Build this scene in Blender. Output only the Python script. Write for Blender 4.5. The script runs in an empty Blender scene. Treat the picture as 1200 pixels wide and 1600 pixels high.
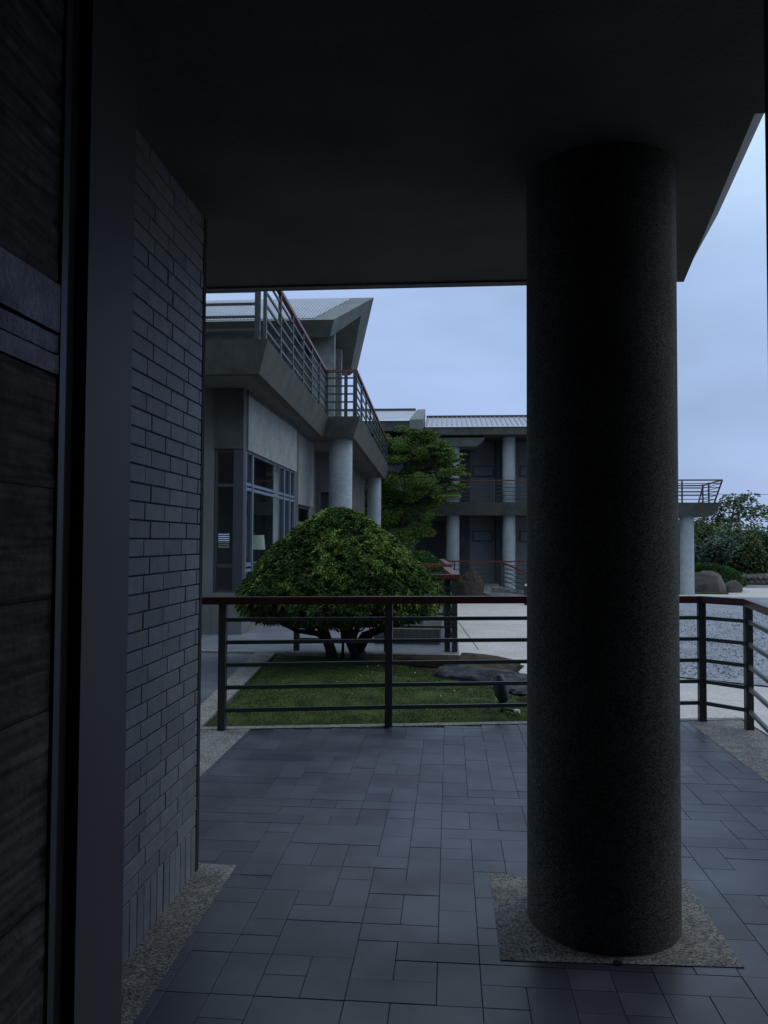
import bpy, math, random
import numpy as np
from mathutils import Vector, Matrix, noise
S = bpy.context.scene
C = S.collection
rnd = random.Random(7)
rng = np.random.default_rng(7)
R = math.radians

# ---------------------------------------------------------------- camera
cam = bpy.data.cameras.new('camera')
camo = bpy.data.objects.new('camera', cam); C.objects.link(camo)
cam.sensor_width = 36; cam.sensor_fit = 'AUTO'; cam.lens = 28.125
cam.clip_start = 0.05; cam.clip_end = 3000
yaw, pit, roll = R(4.7), R(2.08), R(.3)
fw = Vector((-math.sin(yaw)*math.cos(pit), math.cos(yaw)*math.cos(pit), math.sin(pit)))
rt = Vector((math.cos(yaw), math.sin(yaw), 0)); up = rt.cross(fw)
rt = rt*math.cos(roll) + up*math.sin(roll); up = rt.cross(fw)
M3 = Matrix((rt, up, -fw)).transposed()
camo.matrix_world = Matrix.Translation((0, 0, 1.5)) @ M3.to_4x4()
S.camera = camo

# ---------------------------------------------------------------- world: overcast evening sky
SUN_EL, SUN_AZ = R(50), R(66)          # azimuth clockwise from +Y
W = bpy.data.worlds.new('World'); S.world = W; W.use_nodes = True
nt = W.node_tree; N = nt.nodes; L = nt.links
bg = N['Background']; bg.inputs['Strength'].default_value = 0.1
sky = N.new('ShaderNodeTexSky'); sky.sky_type = 'NISHITA'; sky.sun_disc = False
sky.sun_elevation = SUN_EL; sky.sun_rotation = SUN_AZ
tc = N.new('ShaderNodeTexCoord'); sep = N.new('ShaderNodeSeparateXYZ'); L.new(tc.outputs['Generated'], sep.inputs[0])
cr = N.new('ShaderNodeValToRGB'); L.new(sep.outputs['Z'], cr.inputs[0])
e = cr.color_ramp.elements
e[0].position = 0.0; e[0].color = (.355, .465, .75, 1)
e[1].position = 1.0; e[1].color = (.60, .76, .96, 1)
for p_, c_ in ((.12, (.36, .485, .77, 1)), (.30, (.405, .55, .85, 1)), (.42, (.55, .74, .98, 1)), (.50, (.70, .88, 1.03, 1))):
    q = e.new(p_); q.color = c_
mp = N.new('ShaderNodeMapping'); mp.inputs['Scale'].default_value = (1, 1, 2.6); L.new(tc.outputs['Generated'], mp.inputs[0])
nz = N.new('ShaderNodeTexNoise'); nz.inputs['Scale'].default_value = 3.1; nz.inputs['Detail'].default_value = 4; nz.inputs['Roughness'].default_value = .5
L.new(mp.outputs[0], nz.inputs['Vector'])
mr = N.new('ShaderNodeMapRange'); mr.inputs['From Min'].default_value = .3; mr.inputs['From Max'].default_value = .7
mr.inputs['To Min'].default_value = 8.7; mr.inputs['To Max'].default_value = 11.5; L.new(nz.outputs[0], mr.inputs[0])
sc = N.new('ShaderNodeVectorMath'); sc.operation = 'SCALE'; L.new(cr.outputs[0], sc.inputs[0]); L.new(mr.outputs[0], sc.inputs['Scale'])
mx = N.new('ShaderNodeMix'); mx.data_type = 'RGBA'; mx.inputs[0].default_value = .93
L.new(sky.outputs[0], mx.inputs[6]); L.new(sc.outputs[0], mx.inputs[7]); L.new(mx.outputs[2], bg.inputs['Color'])
# ---------------------------------------------------------------- sun (soft, behind cloud)
sl = bpy.data.lights.new('sun', 'SUN'); sl.energy = .5; sl.angle = R(35); sl.color = (1, .96, .92)
so = bpy.data.objects.new('sun', sl); C.objects.link(so)
sd = Vector((math.sin(SUN_AZ)*math.cos(SUN_EL), math.cos(SUN_AZ)*math.cos(SUN_EL), math.sin(SUN_EL)))
so.rotation_euler = sd.to_track_quat('Z', 'Y').to_euler()
vs = S.view_settings; vs.view_transform = 'Standard'; vs.look = 'None'; vs.gamma = 1; vs.exposure = 0; vs.use_curve_mapping = False
S.cycles.max_bounces = 6; S.cycles.diffuse_bounces = 4; S.cycles.caustics_reflective = False; S.cycles.caustics_refractive = False

# ---------------------------------------------------------------- materials
def mat(name, col, rough=.8, var=.25, scale=4, bump=.0, bscale=60, island=False, objvar=0, streak=0, metal=0, speck=None, spec=.5, detail=6, hue=None, coord='Object', wet=0, strata=0):
    m = bpy.data.materials.new(name); m.use_nodes = True
    n = m.node_tree.nodes; l = m.node_tree.links; b = n['Principled BSDF']
    if any(k in name for k in ('leaf', 'foliage', 'blade', 'lawn', 'soil')): spec = .18
    b.inputs['Roughness'].default_value = rough; b.inputs['Metallic'].default_value = metal
    b.inputs['Specular IOR Level'].default_value = spec
    t = n.new('ShaderNodeTexCoord'); g = n.new('ShaderNodeNewGeometry')
    vec = t.outputs['Object'] if coord == 'Object' else g.outputs['Position']
    no = n.new('ShaderNodeTexNoise'); no.inputs['Scale'].default_value = scale; no.inputs['Detail'].default_value = detail; no.inputs['Roughness'].default_value = .62
    l.new(vec, no.inputs['Vector'])
    def rgb(c, k): return (min(1, c[0]*k), min(1, c[1]*k), min(1, c[2]*k), 1)
    r = n.new('ShaderNodeValToRGB'); r.color_ramp.elements[0].position = .32; r.color_ramp.elements[1].position = .68
    r.color_ramp.elements[0].color = rgb(col, 1-var); r.color_ramp.elements[1].color = rgb(hue or col, 1+var)
    l.new(no.outputs[0], r.inputs[0]); out = r.outputs[0]
    def mul(out, fac):
        v = n.new('ShaderNodeVectorMath'); v.operation = 'SCALE'; l.new(out, v.inputs[0]); l.new(fac, v.inputs['Scale']); return v.outputs[0]
    def rng_(src, a, b_, c0=0, c1=1):
        q = n.new('ShaderNodeMapRange'); q.inputs['From Min'].default_value = c0; q.inputs['From Max'].default_value = c1
        q.inputs['To Min'].default_value = a; q.inputs['To Max'].default_value = b_; l.new(src, q.inputs[0]); return q.outputs[0]
    if streak:
        mp = n.new('ShaderNodeMapping'); mp.inputs['Scale'].default_value = (9, 9, .5); l.new(vec, mp.inputs[0])
        n2 = n.new('ShaderNodeTexNoise'); n2.inputs['Scale'].default_value = 2.2; n2.inputs['Detail'].default_value = 5; l.new(mp.outputs[0], n2.inputs['Vector'])
        out = mul(out, rng_(n2.outputs[0], 1-streak, 1+streak*.4, .35, .65))
    if strata:
        mp = n.new('ShaderNodeMapping'); mp.inputs['Scale'].default_value = (2, 2, 34); l.new(vec, mp.inputs[0])
        n2 = n.new('ShaderNodeTexNoise'); n2.inputs['Scale'].default_value = 1.6; n2.inputs['Detail'].default_value = 6; n2.inputs['Distortion'].default_value = .4; l.new(mp.outputs[0], n2.inputs['Vector'])
        out = mul(out, rng_(n2.outputs[0], 1-strata, 1+strata, .35, .65))
    if speck:
        sc_, lo, hi = speck
        vo = n.new('ShaderNodeTexVoronoi'); vo.inputs['Scale'].default_value = sc_; l.new(vec, vo.inputs['Vector'])
        s2 = n.new('ShaderNodeSeparateColor'); l.new(vo.outputs['Color'], s2.inputs[0])
        out = mul(out, rng_(s2.outputs[0], lo, hi))
    if island: out = mul(out, rng_(g.outputs['Random Per Island'], 1-island, 1+island))
    if objvar:
        oi = n.new('ShaderNodeObjectInfo'); out = mul(out, rng_(oi.outputs['Random'], 1-objvar, 1+objvar))
    l.new(out, b.inputs['Base Color'])
    if bump:
        bn = n.new('ShaderNodeBump'); bn.inputs['Strength'].default_value = bump; bn.inputs['Distance'].default_value = .01
        if speck:
            vd = n.new('ShaderNodeTexVoronoi'); vd.inputs['Scale'].default_value = speck[0]; l.new(vec, vd.inputs['Vector'])
            iv = rng_(vd.outputs['Distance'], 1, 0); l.new(iv, bn.inputs['Height'])
        else:
            n3 = n.new('ShaderNodeTexNoise'); n3.inputs['Scale'].default_value = bscale; n3.inputs['Detail'].default_value = 5; l.new(vec, n3.inputs['Vector']); l.new(n3.outputs[0], bn.inputs['Height'])
        l.new(bn.outputs[0], b.inputs['Normal'])
    if wet:
        n4 = n.new('ShaderNodeTexNoise'); n4.inputs['Scale'].default_value = 1.3; n4.inputs['Detail'].default_value = 4; l.new(g.outputs['Position'], n4.inputs['Vector'])
        l.new(rng_(n4.outputs[0], rough-wet, rough+wet, .35, .65), b.inputs['Roughness'])
    return m

M = {}
M['ceiling'] = mat('rough_ceiling', (.135, .13, .112), .95, .22, 1.6, .35, 45, coord='W')
M['shelter_fascia'] = mat('shelter_fascia', (.22, .22, .22), .9, .2, 3, .3, 50, streak=.2, coord='W')
M['concrete'] = mat('washed_concrete', (.155, .158, .148), .9, .2, 1.3, .35, 70, coord='W')
M['concrete_dark'] = mat('stained_concrete', (.085, .088, .077), .92, .3, 1.9, .35, 70, streak=.14, coord='W')
M['plaster'] = mat('grey_plaster', (.245, .252, .24), .9, .16, 3.0, .3, 90, coord='W', speck=(30, .85, 1.12))
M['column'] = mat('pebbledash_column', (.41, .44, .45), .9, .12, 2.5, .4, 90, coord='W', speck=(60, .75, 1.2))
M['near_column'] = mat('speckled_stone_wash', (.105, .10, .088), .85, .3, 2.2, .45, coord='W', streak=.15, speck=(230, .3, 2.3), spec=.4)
M['pad'] = mat('exposed_aggregate', (.185, .185, .175), .85, .3, 7, .5, coord='W', speck=(165, .25, 2.1))
M['kerb'] = mat('pale_aggregate', (.22, .215, .20), .85, .25, 7, .8, coord='W', speck=(130, .35, 1.8))
M['paver'] = mat('slate_grey_paver', (.063, .068, .092), .41, .22, 5, .06, 120, objvar=.22, coord='W', wet=.12, spec=.48)
M['grout'] = mat('dark_grout', (.024, .024, .026), .95, .3, 20, coord='W')
M['brick'] = mat('blue_grey_brick', (.235, .245, .26), .62, .14, 14, .3, 160, objvar=.17, coord='W', spec=.35)
M['mortar'] = mat('dark_mortar', (.02, .024, .032), .95, .2, 20, coord='W')
M['panel'] = mat('smooth_grey_jamb', (.10, .096, .098), .6, .08, 2, .05, 60, coord='W')
M['door'] = mat('dark_brown_timber', (.022, .010, .006), .6, .3, 9, coord='W')
M['trim'] = mat('pale_metal_trim', (.25, .26, .30), .5, .15, 8, coord='W')
M['rough_stone'] = mat('rough_dark_stone', (.10, .086, .077), .95, .35, 9, .6, 38, coord='W', strata=.42)
M['pale_stone'] = mat('pale_grey_stone_band', (.40, .385, .47), .9, .35, 9, .8, 60, coord='W')
M['rail'] = mat('dark_green_grey_paint', (.034, .041, .039), .42, .18, 9, .05, 60, coord='W')
M['handrail'] = mat('shaded_red_handrail', (.045, .011, .009), .36, .2, 9, .05, 60, coord='W')  # red of the front handrail, its shade darkened into the colour
M['handrail_far'] = mat('lit_red_handrail', (.125, .026, .020), .4, .2, 9, .05, 60, coord='W')  # lighter copy of the same red, daylight put into the colour
M['rail_far'] = mat('grey_painted_rail', (.045, .054, .057), .45, .15, 9, coord='W')
M['grass_base'] = mat('mossy_lawn', (.026, .052, .012), .95, .4, 5, .6, 200, coord='W', hue=(.052, .072, .018))
M['blade'] = mat('grass_blade', (.032, .066, .014), .8, .3, 3, island=.4, coord='W', hue=(.058, .09, .02))
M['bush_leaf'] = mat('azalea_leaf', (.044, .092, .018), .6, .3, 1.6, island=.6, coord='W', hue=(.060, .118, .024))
M['bush_young_lit'] = mat('azalea_young_lit_leaf', (.13, .225, .040), .6, .3, 1.6, island=.5, coord='W', hue=(.17, .235, .05))  # pale young leaf, also used as painted highlight on the bush
M['maple_leaf'] = mat('maple_leaf', (.10, .17, .035), .7, .3, .7, island=.5, coord='W', hue=(.15, .22, .055))
M['tree_leaf'] = mat('broadleaf_foliage', (.075, .125, .045), .6, .35, .5, island=.4, coord='W', hue=(.12, .15, .06))
M['tree_leaf_blue'] = mat('hazed_bluish_foliage', (.085, .125, .09), .65, .35, .5, island=.4, coord='W')  # leaf colour lightened and blued to stand in for haze
M['hedge'] = mat('clipped_hedge_leaf', (.06, .13, .035), .6, .3, 1, island=.4, coord='W')
M['bark'] = mat('dark_bark', (.026, .020, .017), .95, .4, 14, .8, 40, coord='W')
M['root'] = mat('reddish_root_flare', (.045, .030, .024), .95, .45, 8, .8, 24, coord='W')
M['rock'] = mat('brown_rock', (.045, .037, .029), 1, .5, 5, .9, 22, coord='W', hue=(.062, .052, .038), spec=.1)
M['rock_slab'] = mat('weathered_grey_rock', (.030, .031, .036), .85, .5, 6, 1.0, 26, coord='W', hue=(.065, .066, .072), spec=.2)
M['boulder'] = mat('big_boulder_stone', (.11, .095, .088), .95, .3, 2, .8, 12, coord='W')
M['soil'] = mat('bare_soil', (.04, .032, .024), .95, .4, 8, .8, 50, coord='W')
M['drive'] = mat('pale_concrete_drive', (.54, .50, .475), .85, .12, .9, .5, coord='W', speck=(42, .82, 1.15), detail=8)
M['gravel'] = mat('blue_grey_gravel', (.235, .25, .29), .85, .18, 1.2, 1.0, coord='W', speck=(30, .4, 1.65))
M['stone_chip'] = mat('loose_gravel_stone', (.25, .265, .30), .8, .2, 3, island=.6, coord='W')
M['path'] = mat('dark_paved_path', (.10, .105, .125), .6, .3, 1.1, .3, 60, coord='W', wet=.15)
M['walk'] = mat('blue_grey_walkway', (.17, .18, .215), .5, .2, 1.4, .2, 60, coord='W', wet=.15)
M['ground'] = mat('rough_ground', (.06, .075, .035), .95, .4, .3, .5, 10, coord='W')
M['frame'] = mat('blue_grey_window_frame', (.16, .19, .25), .45, .08, 5, coord='W')
M['frame_dark'] = mat('dark_window_frame', (.05, .052, .065), .5, .1, 5, coord='W')
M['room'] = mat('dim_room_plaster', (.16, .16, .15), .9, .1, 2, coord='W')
M['roof'] = mat('ribbed_zinc_roof', (.40, .42, .48), .5, .12, 1.5, .1, 30, coord='W', spec=.5)
M['roof_seam'] = mat('roof_seam', (.32, .34, .40), .5, .15, 5, coord='W')
M['coping'] = mat('greenish_grey_coping', (.17, .19, .185), .85, .2, 2.5, .2, 40, coord='W')
M['far_wall'] = mat('far_grey_wall', (.19, .205, .215), .9, .10, .8, coord='W')
M['far_dark'] = mat('far_dark_and_recess_shade', (.05, .052, .06), .9, .2, 2, coord='W')  # dark tone, also painted in for the shade of recesses
M['shade'] = mat('pale_lampshade', (.80, .84, .80), .8, .05, 4, coord='W')
_b = M['shade'].node_tree.nodes['Principled BSDF']; _b.inputs['Emission Color'].default_value = (.72, .95, .88, 1); _b.inputs['Emission Strength'].default_value = .16
M['black'] = mat('black_painted_metal', (.022, .025, .03), .4, .2, 8, coord='W')
M['white'] = mat('white_paint', (.75, .76, .78), .6, .06, 5, coord='W')
M['petal'] = mat('fallen_petal', (.45, .42, .25), .8, .3, 20, island=.5, coord='W')
M['far_stone'] = mat('ramp_stone_facing', (.15, .145, .145), .9, .35, 3, .8, 14, coord='W')

def glass_mat(name='window_glass', tint=(.80, .84, .83), ior=1.5):
    m = bpy.data.materials.new(name); m.use_nodes = True; n = m.node_tree.nodes; l = m.node_tree.links
    n.remove(n['Principled BSDF']); o = n['Material Output']
    t = n.new('ShaderNodeBsdfTransparent'); t.inputs[0].default_value = (*tint, 1)
    g = n.new('ShaderNodeBsdfGlossy'); g.inputs['Roughness'].default_value = .02
    lw = n.new('ShaderNodeLayerWeight'); lw.inputs[0].default_value = .5
    pw_ = n.new('ShaderNodeMath'); pw_.operation = 'POWER'; l.new(lw.outputs['Facing'], pw_.inputs[0]); pw_.inputs[1].default_value = 4.5
    f = n.new('ShaderNodeMath'); f.operation = 'MULTIPLY_ADD'; l.new(pw_.outputs[0], f.inputs[0]); f.inputs[1].default_value = .7; f.inputs[2].default_value = .035
    x = n.new('ShaderNodeMixShader'); l.new(f.outputs[0], x.inputs[0]); l.new(t.outputs[0], x.inputs[1]); l.new(g.outputs[0], x.inputs[2]); l.new(x.outputs[0], o.inputs[0])
    return m
M['glass'] = glass_mat()
M['glass_dark'] = glass_mat('smoked_glass', (.22, .24, .25))

# ---------------------------------------------------------------- building helpers
def tag(o, label=None, cat=None, group=None, kind=None):
    if label: o['label'] = label
    if cat: o['category'] = cat
    if group: o['group'] = group
    if kind: o['kind'] = kind
    return o
def empty(name, loc, label, cat, group=None):
    o = bpy.data.objects.new(name, None); C.objects.link(o); o.location = loc; o.empty_display_size = .2
    return tag(o, label, cat, group)
def wloc(o):
    v = Vector((0, 0, 0))
    while o is not None: v = v + Vector(o.location); o = o.parent
    return v
def link(name, me, m, parent=None, off=None):
    o = bpy.data.objects.new(name, me); C.objects.link(o)
    if m and not me.materials: me.materials.append(m)
    if parent: o.parent = parent
    return o
class MB:
    def __init__(s): s.v = []; s.f = []; s.sm = []
    def add(s, vs, fs, smooth=False):
        b = len(s.v); s.v += [tuple(p) for p in vs]
        s.f += [tuple(b+i for i in f) for f in fs]; s.sm += [smooth]*len(fs); return s
    def box(s, x0, x1, y0, y1, z0, z1):
        return s.prism([(x0, y0), (x1, y0), (x1, y1), (x0, y1)], z0, z1)
    def prism(s, poly, z0, z1, poly2=None):
        n = len(poly); q = poly2 or poly
        z0s = z0 if hasattr(z0, '__len__') else [z0]*n; z1s = z1 if hasattr(z1, '__len__') else [z1]*n
        vs = [(x, y, z) for (x, y), z in zip(poly, z0s)] + [(x, y, z) for (x, y), z in zip(q, z1s)]
        fs = [tuple(range(n-1, -1, -1)), tuple(range(n, 2*n))] + [(i, (i+1) % n, n+(i+1) % n, n+i) for i in range(n)]
        return s.add(vs, fs)
    def cbox(s, w, d, h, c=.003):       # box centred in x,y, top at z=0, chamfered top
        a, b = w/2, d/2
        vs = [(-a, -b, -h), (a, -b, -h), (a, b, -h), (-a, b, -h), (-a, -b, -c), (a, -b, -c), (a, b, -c), (-a, b, -c),
              (-a+c, -b+c, 0), (a-c, -b+c, 0), (a-c, b-c, 0), (-a+c, b-c, 0)]
        fs = [(8, 9, 10, 11)] + [(i, (i+1) % 4, 4+(i+1) % 4, 4+i) for i in range(4)] + [(4+i, 4+(i+1) % 4, 8+(i+1) % 4, 8+i) for i in range(4)]
        return s.add(vs, fs)
    def bar(s, p, q, w, h, up=(0, 0, 1)):
        p, q, up = Vector(p), Vector(q), Vector(up); d = (q-p).normalized()
        if abs(d.dot(up)) > .95: up = Vector((0, 1, 0))
        a = d.cross(up).normalized()*w/2; b = a.cross(d).normalized()*h/2
        vs = [p-a-b, p+a-b, p+a+b, p-a+b, q-a-b, q+a-b, q+a+b, q-a+b]
        return s.add(vs, [(3, 2, 1, 0), (4, 5, 6, 7), (0, 1, 5, 4), (1, 2, 6, 5), (2, 3, 7, 6), (3, 0, 4, 7)])
    def tube(s, pts, rad, n=10, cap=True, smooth=True, wob=0):
        pts = [Vector(p) for p in pts]; b = []; rings = []
        for i, p in enumerate(pts):
            d = (pts[min(i+1, len(pts)-1)]-pts[max(i-1, 0)]).normalized()
            u = Vector((1, 0, 0)) if abs(d.x) < .8 else Vector((0, 1, 0))
            a = d.cross(u).normalized(); c = d.cross(a).normalized(); r = rad[i] if hasattr(rad, '__len__') else rad
            rings.append([p+(a*math.cos(t)+c*math.sin(t))*r*(1+wob*noise.noise((p+a*math.cos(t)*3+c*math.sin(t)*3)*1.7)) for t in [2*math.pi*k/n for k in range(n)]])
        vs = [v for r in rings for v in r]
        fs = [(i*n+k, i*n+(k+1) % n, (i+1)*n+(k+1) % n, (i+1)*n+k) for i in range(len(pts)-1) for k in range(n)]
        s.add(vs, fs, smooth)
        if cap: s.f += [tuple(len(s.v)-len(vs)+k for k in range(n-1, -1, -1)), tuple(len(s.v)-n+k for k in range(n))]; s.sm += [False, False]
        return s
    def build(s, name, m, parent=None):
        me = bpy.data.meshes.new(name); o_ = wloc(parent) if parent else Vector((0, 0, 0))
        me.from_pydata([(x-o_.x, y-o_.y, z-o_.z) for x, y, z in s.v], [], s.f); me.polygons.foreach_set('use_smooth', s.sm)
        me.materials.append(m); me.validate()
        import bmesh
        bm = bmesh.new(); bm.from_mesh(me); bmesh.ops.recalc_face_normals(bm, faces=bm.faces); bm.to_mesh(me); bm.free()
        return link(name, me, None, parent)
def struct(name, mb, m): return tag(mb.build(name, m), kind='structure')
def sheet(name, poly, z, m, thick=.3):
    return struct(name, MB().prism(poly, [q-thick for q in z] if hasattr(z, '__len__') else z-thick, z), m)

def leafmesh(name, P, D, Ln, Wd, m, parent=None, droop=.25):
    """diamond leaves: P points, D directions"""
    n = len(P); P = np.asarray(P, float); D = np.asarray(D, float); D /= np.linalg.norm(D, axis=1)[:, None]+1e-9
    Rr = rng.normal(size=(n, 3)); Sd = np.cross(D, Rr); Sd /= np.linalg.norm(Sd, axis=1)[:, None]+1e-9
    Nn = np.cross(Sd, D); l = (Ln*(.7+.6*rng.random(n)))[:, None]; w = (Wd*(.7+.6*rng.random(n)))[:, None]
    V = np.empty((n, 4, 3)); V[:, 0] = P; V[:, 1] = P+D*l*.5+Sd*w/2+Nn*w*.2; V[:, 2] = P+D*l-np.array([0, 0, 1])*l*droop; V[:, 3] = P+D*l*.5-Sd*w/2+Nn*w*.2
    if parent: V -= np.array(wloc(parent))
    F = np.arange(n)[:, None]*4; T = np.concatenate([F+[0, 1, 2], F+[0, 2, 3]], 1).reshape(-1, 3)
    me = bpy.data.meshes.new(name); me.vertices.add(n*4); me.vertices.foreach_set('co', V.ravel())
    me.loops.add(n*6); me.loops.foreach_set('vertex_index', T.ravel().astype(np.int32))
    me.polygons.add(n*2); me.polygons.foreach_set('loop_start', np.arange(0, n*6, 3, dtype=np.int32)); me.update(calc_edges=True); me.validate()
    me.materials.append(m)
    return link(name, me, None, parent)
def rock(name, c, size, m, label, rotz=0, seed=0, group=None, sub=5, parent=None, flat=.5):
    import bmesh
    bm = bmesh.new(); bmesh.ops.create_icosphere(bm, subdivisions=sub, radius=1)
    Rz = Matrix.Rotation(rotz, 3, 'Z')
    for v in bm.verts:
        p = v.co.copy(); sp = p*1.1+Vector((seed*3.7, seed*1.3, 0))
        k = 1+.30*noise.noise(sp)+.16*noise.noise(sp*2.7)+.08*noise.noise(sp*7)+.035*noise.noise(sp*17)
        k += (.24 if m is M['rock_slab'] else .10)*abs(noise.noise(Vector((sp.x*1.8, sp.y*1.8, sp.z*7))))+(.22*noise.noise(Vector((sp.x*5, sp.y*2, seed))) if m is M['rock_slab'] else 0)-.06*abs(noise.noise(sp*5+Vector((3, 3, 3))))
        for j in range(9):
            r_ = random.Random(seed*10+j); nrm = Vector((r_.uniform(-1, 1), r_.uniform(-1, 1), r_.uniform(-.2, 1))).normalized(); dd = p.dot(nrm)*k; lim = r_.uniform(.6, .8)
            if dd > lim: k *= (lim+.12*(dd-lim))/dd
        q = p*k; q = Vector((q.x*size[0], q.y*size[1], q.z*size[2])); v.co = Rz @ q
    me = bpy.data.meshes.new(name); bm.to_mesh(me); bm.free(); me.materials.append(m)
    for pl in me.polygons: pl.use_smooth = sub > 2
    o = link(name, me, None, parent); o.location = Vector(c)-(wloc(parent) if parent else Vector((0, 0, 0)))
    if label: tag(o, label, 'rock', group)
    return o

RZ = (.155, .335, .512, .69, .868)
def railing(name, label, pts, posts, group=None, mrail=None, mhand=None, height=1.05, lean=None, pw=.058, rh=.030, cat='railing', base=None, hand=True, hw=.075):
    """pts: polyline along the floor; posts: list of (x,y,z)"""
    mrail = mrail or M['rail']; mhand = mhand or (M['handrail'] if name == 'front_railing' else M['handrail_far'])
    t = empty(name, base or pts[0], label, cat, group); k = height/1.05
    for i, (a, b) in enumerate(zip(pts, pts[1:])):
        a, b = Vector(a), Vector(b); d = (b-a).normalized()
        la = Vector(lean[i]) if lean else Vector((0, 0, 0)); lb = Vector(lean[i+1]) if lean else Vector((0, 0, 0))
        if hand: MB().bar(a+la+Vector((0, 0, height-.029))-d*.001*(i % 2), b+lb+Vector((0, 0, height-.029)), hw, .058).build('handrail', mhand, t)
        for z in RZ:
            f = z/1.05
            MB().bar(a+la*f+Vector((0, 0, z*k)), b+lb*f+Vector((0, 0, z*k)), rh*.8, rh).build('rail', mrail, t)
    for j, p in enumerate(posts):
        p = Vector(p[:3]); ln = Vector((0, 0, 0))
        if lean:
            best = min(range(len(pts)), key=lambda q: (Vector(pts[q])-p).length); ln = Vector(lean[best]) if (Vector(pts[best])-p).length < .3 else Vector((0, 0, 0))
        MB().bar(p, p+ln+Vector((0, 0, height-.059)), pw, pw, up=(0, 1, 0)).build('post', mrail, t)
    return t

# ================================================================ GROUND
def cz(y): return -.36 if y < 9 else max(-.76, -.36-(y-9)*.4/27)
struct('ground', MB().add([(-900, -300, -1.1), (900, -300, -1.1), (900, 1500, -1.1), (-900, 1500, -1.1)], [(0, 1, 2, 3)]), M['ground'])
def court(name, poly, m, dz=0): 
    return struct(name, MB().prism(poly, [cz(y)-.3 for x, y in poly], [cz(y)+dz for x, y in poly]), m)
# pale drive: strips so that the surface follows the fall
struct('driveway', MB().prism([(.1, 5.0), (14, 5.0), (14, 9), (.1, 9)], -.8, -.36)
       .prism([(.1, 9), (14, 9), (14, 36), (.1, 36)], [-1.06]*4, [-.36, -.36, -.76, -.76])
       .prism([(-6, 36), (40, 36), (40, 41.6), (-6, 41.6)], -1.06, -.76), M['drive'])
MB_ = MB().bar((.22, 20.4, cz(20.4)+.001), (.52, 14.6, cz(14.6)+.001), .014, .006); struct('driveway_joint', MB_, M['grout'])
gp = [(3.05, 11.7), (4.2, 10.9), (7.5, 10.2), (14.5, 11.5), (14.5, 33.2), (9.8, 34.4), (3.4, 33)]
struct('gravel_court', MB().add([(x, y, cz(y)+.02) for x, y in gp] + [(8, 21, cz(21)+.02)], [(i, (i+1) % 7, 7) for i in range(7)]), M['gravel'])
struct('far_paving', MB().prism([(11.5, 41.604), (40, 41.604), (40, 44.5), (13.2, 44.5)], -1.05, -.75), M['walk'])
# garden soil and grass beyond
struct('garden_bank', MB().prism([(9.2, 36.3), (12.2, 36.3), (14, 44.6), (60, 44.6), (60, 80), (-30, 80), (-30, 40), (9.2, 41.7)], -1.05, -.70), M['grass_base'])
# loose stones on the gravel
def chips():
    n = 9000; x = rng.uniform(3.3, 9.5, n); y = 11.0+rng.random(n)**1.6*14; keep = (x < 3+(y-10)*.62) & (y > 11.9-(x-3.05)*.55)
    x, y = x[keep], y[keep]; n = len(x); z = np.array([cz(q) for q in y])+.02
    c = np.stack([x, y, z], 1); s = rng.uniform(.012, .032, n)
    base = np.array([[1, 0, 0], [0, 1, 0], [-1, 0, 0], [0, -1, 0], [0, 0, .9]], float)
    V = c[:, None]+base[None]*s[:, None, None]*rng.uniform(.6, 1.3, (n, 5, 1)); V[:, :4, 2] -= .004
    T = np.array([[0, 1, 4], [1, 2, 4], [2, 3, 4], [3, 0, 4]]); F = (np.arange(n)[:, None, None]*5+T).reshape(-1, 3)
    me = bpy.data.meshes.new('loose_gravel'); me.from_pydata(V.reshape(-1, 3).tolist(), [], F.tolist()); me.materials.append(M['stone_chip'])
    tag(link('loose_gravel', me, None), 'loose blue grey gravel stones spread over the court', 'gravel', kind='stuff')
chips()

# ================================================================ SHELTER FLOOR
def fy(x): return 6.23+(x+2.0)*.19          # front edge of the platform
X0 = -1.57
floor = struct('floor', MB().prism([(-1.3, -5), (6, -5), (6, 2.2), (2.5, 5.2), (2.5, fy(2.5)), (-1.62, fy(-1.62)), (-1.62, 3.5)], -.6, -.007), M['grout'])
# aggregate strips (one sheet each, a few mm proud of the grout)
struct('aggregate_strip_wall', MB().prism([(-1.4, .5), (-.975, .5), (-.975, 3.68), (-1.4, 3.68)], -.3, .004), M['pad'])
struct('aggregate_strip_lawn', MB().prism([(-3.2, 3.3), (-1.575, 3.3), (-1.575, fy(-1.575)-.01), (-1.93, fy(-1.93)-.01), (-3.2, fy(-3.2)-.01)], -.3, .002), M['pad'])
struct('aggregate_strip_right', MB().prism([(1.99, 3.6), (2.46, 3.6), (2.46, fy(2.46)-.03), (1.99, fy(1.99)-.03)], -.3, .003), M['kerb'])
struct('kerb', MB().prism([(-2.05, fy(-2.05)-.005), (2.5, fy(2.5)-.02), (2.5, fy(2.5)+.06), (-2.05, fy(-2.05)+.09)], -.5, .006), M['kerb'])
# pavers on a 0.15 x 0.133 grid
GX, GY, OX, OY = .15, .1333, -.04, 2.65
i0, i1 = int(math.floor((-1.6-OX)/GX)), int(math.ceil((3.4-OX)/GX)); j0, j1 = int(math.floor((1.6-OY)/GY)), int(math.ceil((7.2-OY)/GY))
used = {}
def cellok(i, j):
    xa, xb = OX+i*GX, OX+(i+1)*GX; ya, yb = OY+j*GY, OY+(j+1)*GY
    if xb < -1.60 or (xb < -.985 and yb < 3.66) : return 0
    if xa > 1.995 and yb > 3.59: return 0
    if ya > fy(xa)-.02: return 0
    if xb > .19 and xa < 1.03 and yb > 2.96 and ya < 3.70: 
        if xa >= .20 and xb <= 1.03 and ya >= 2.98 and yb <= 3.68: return 0
    return 1
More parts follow.
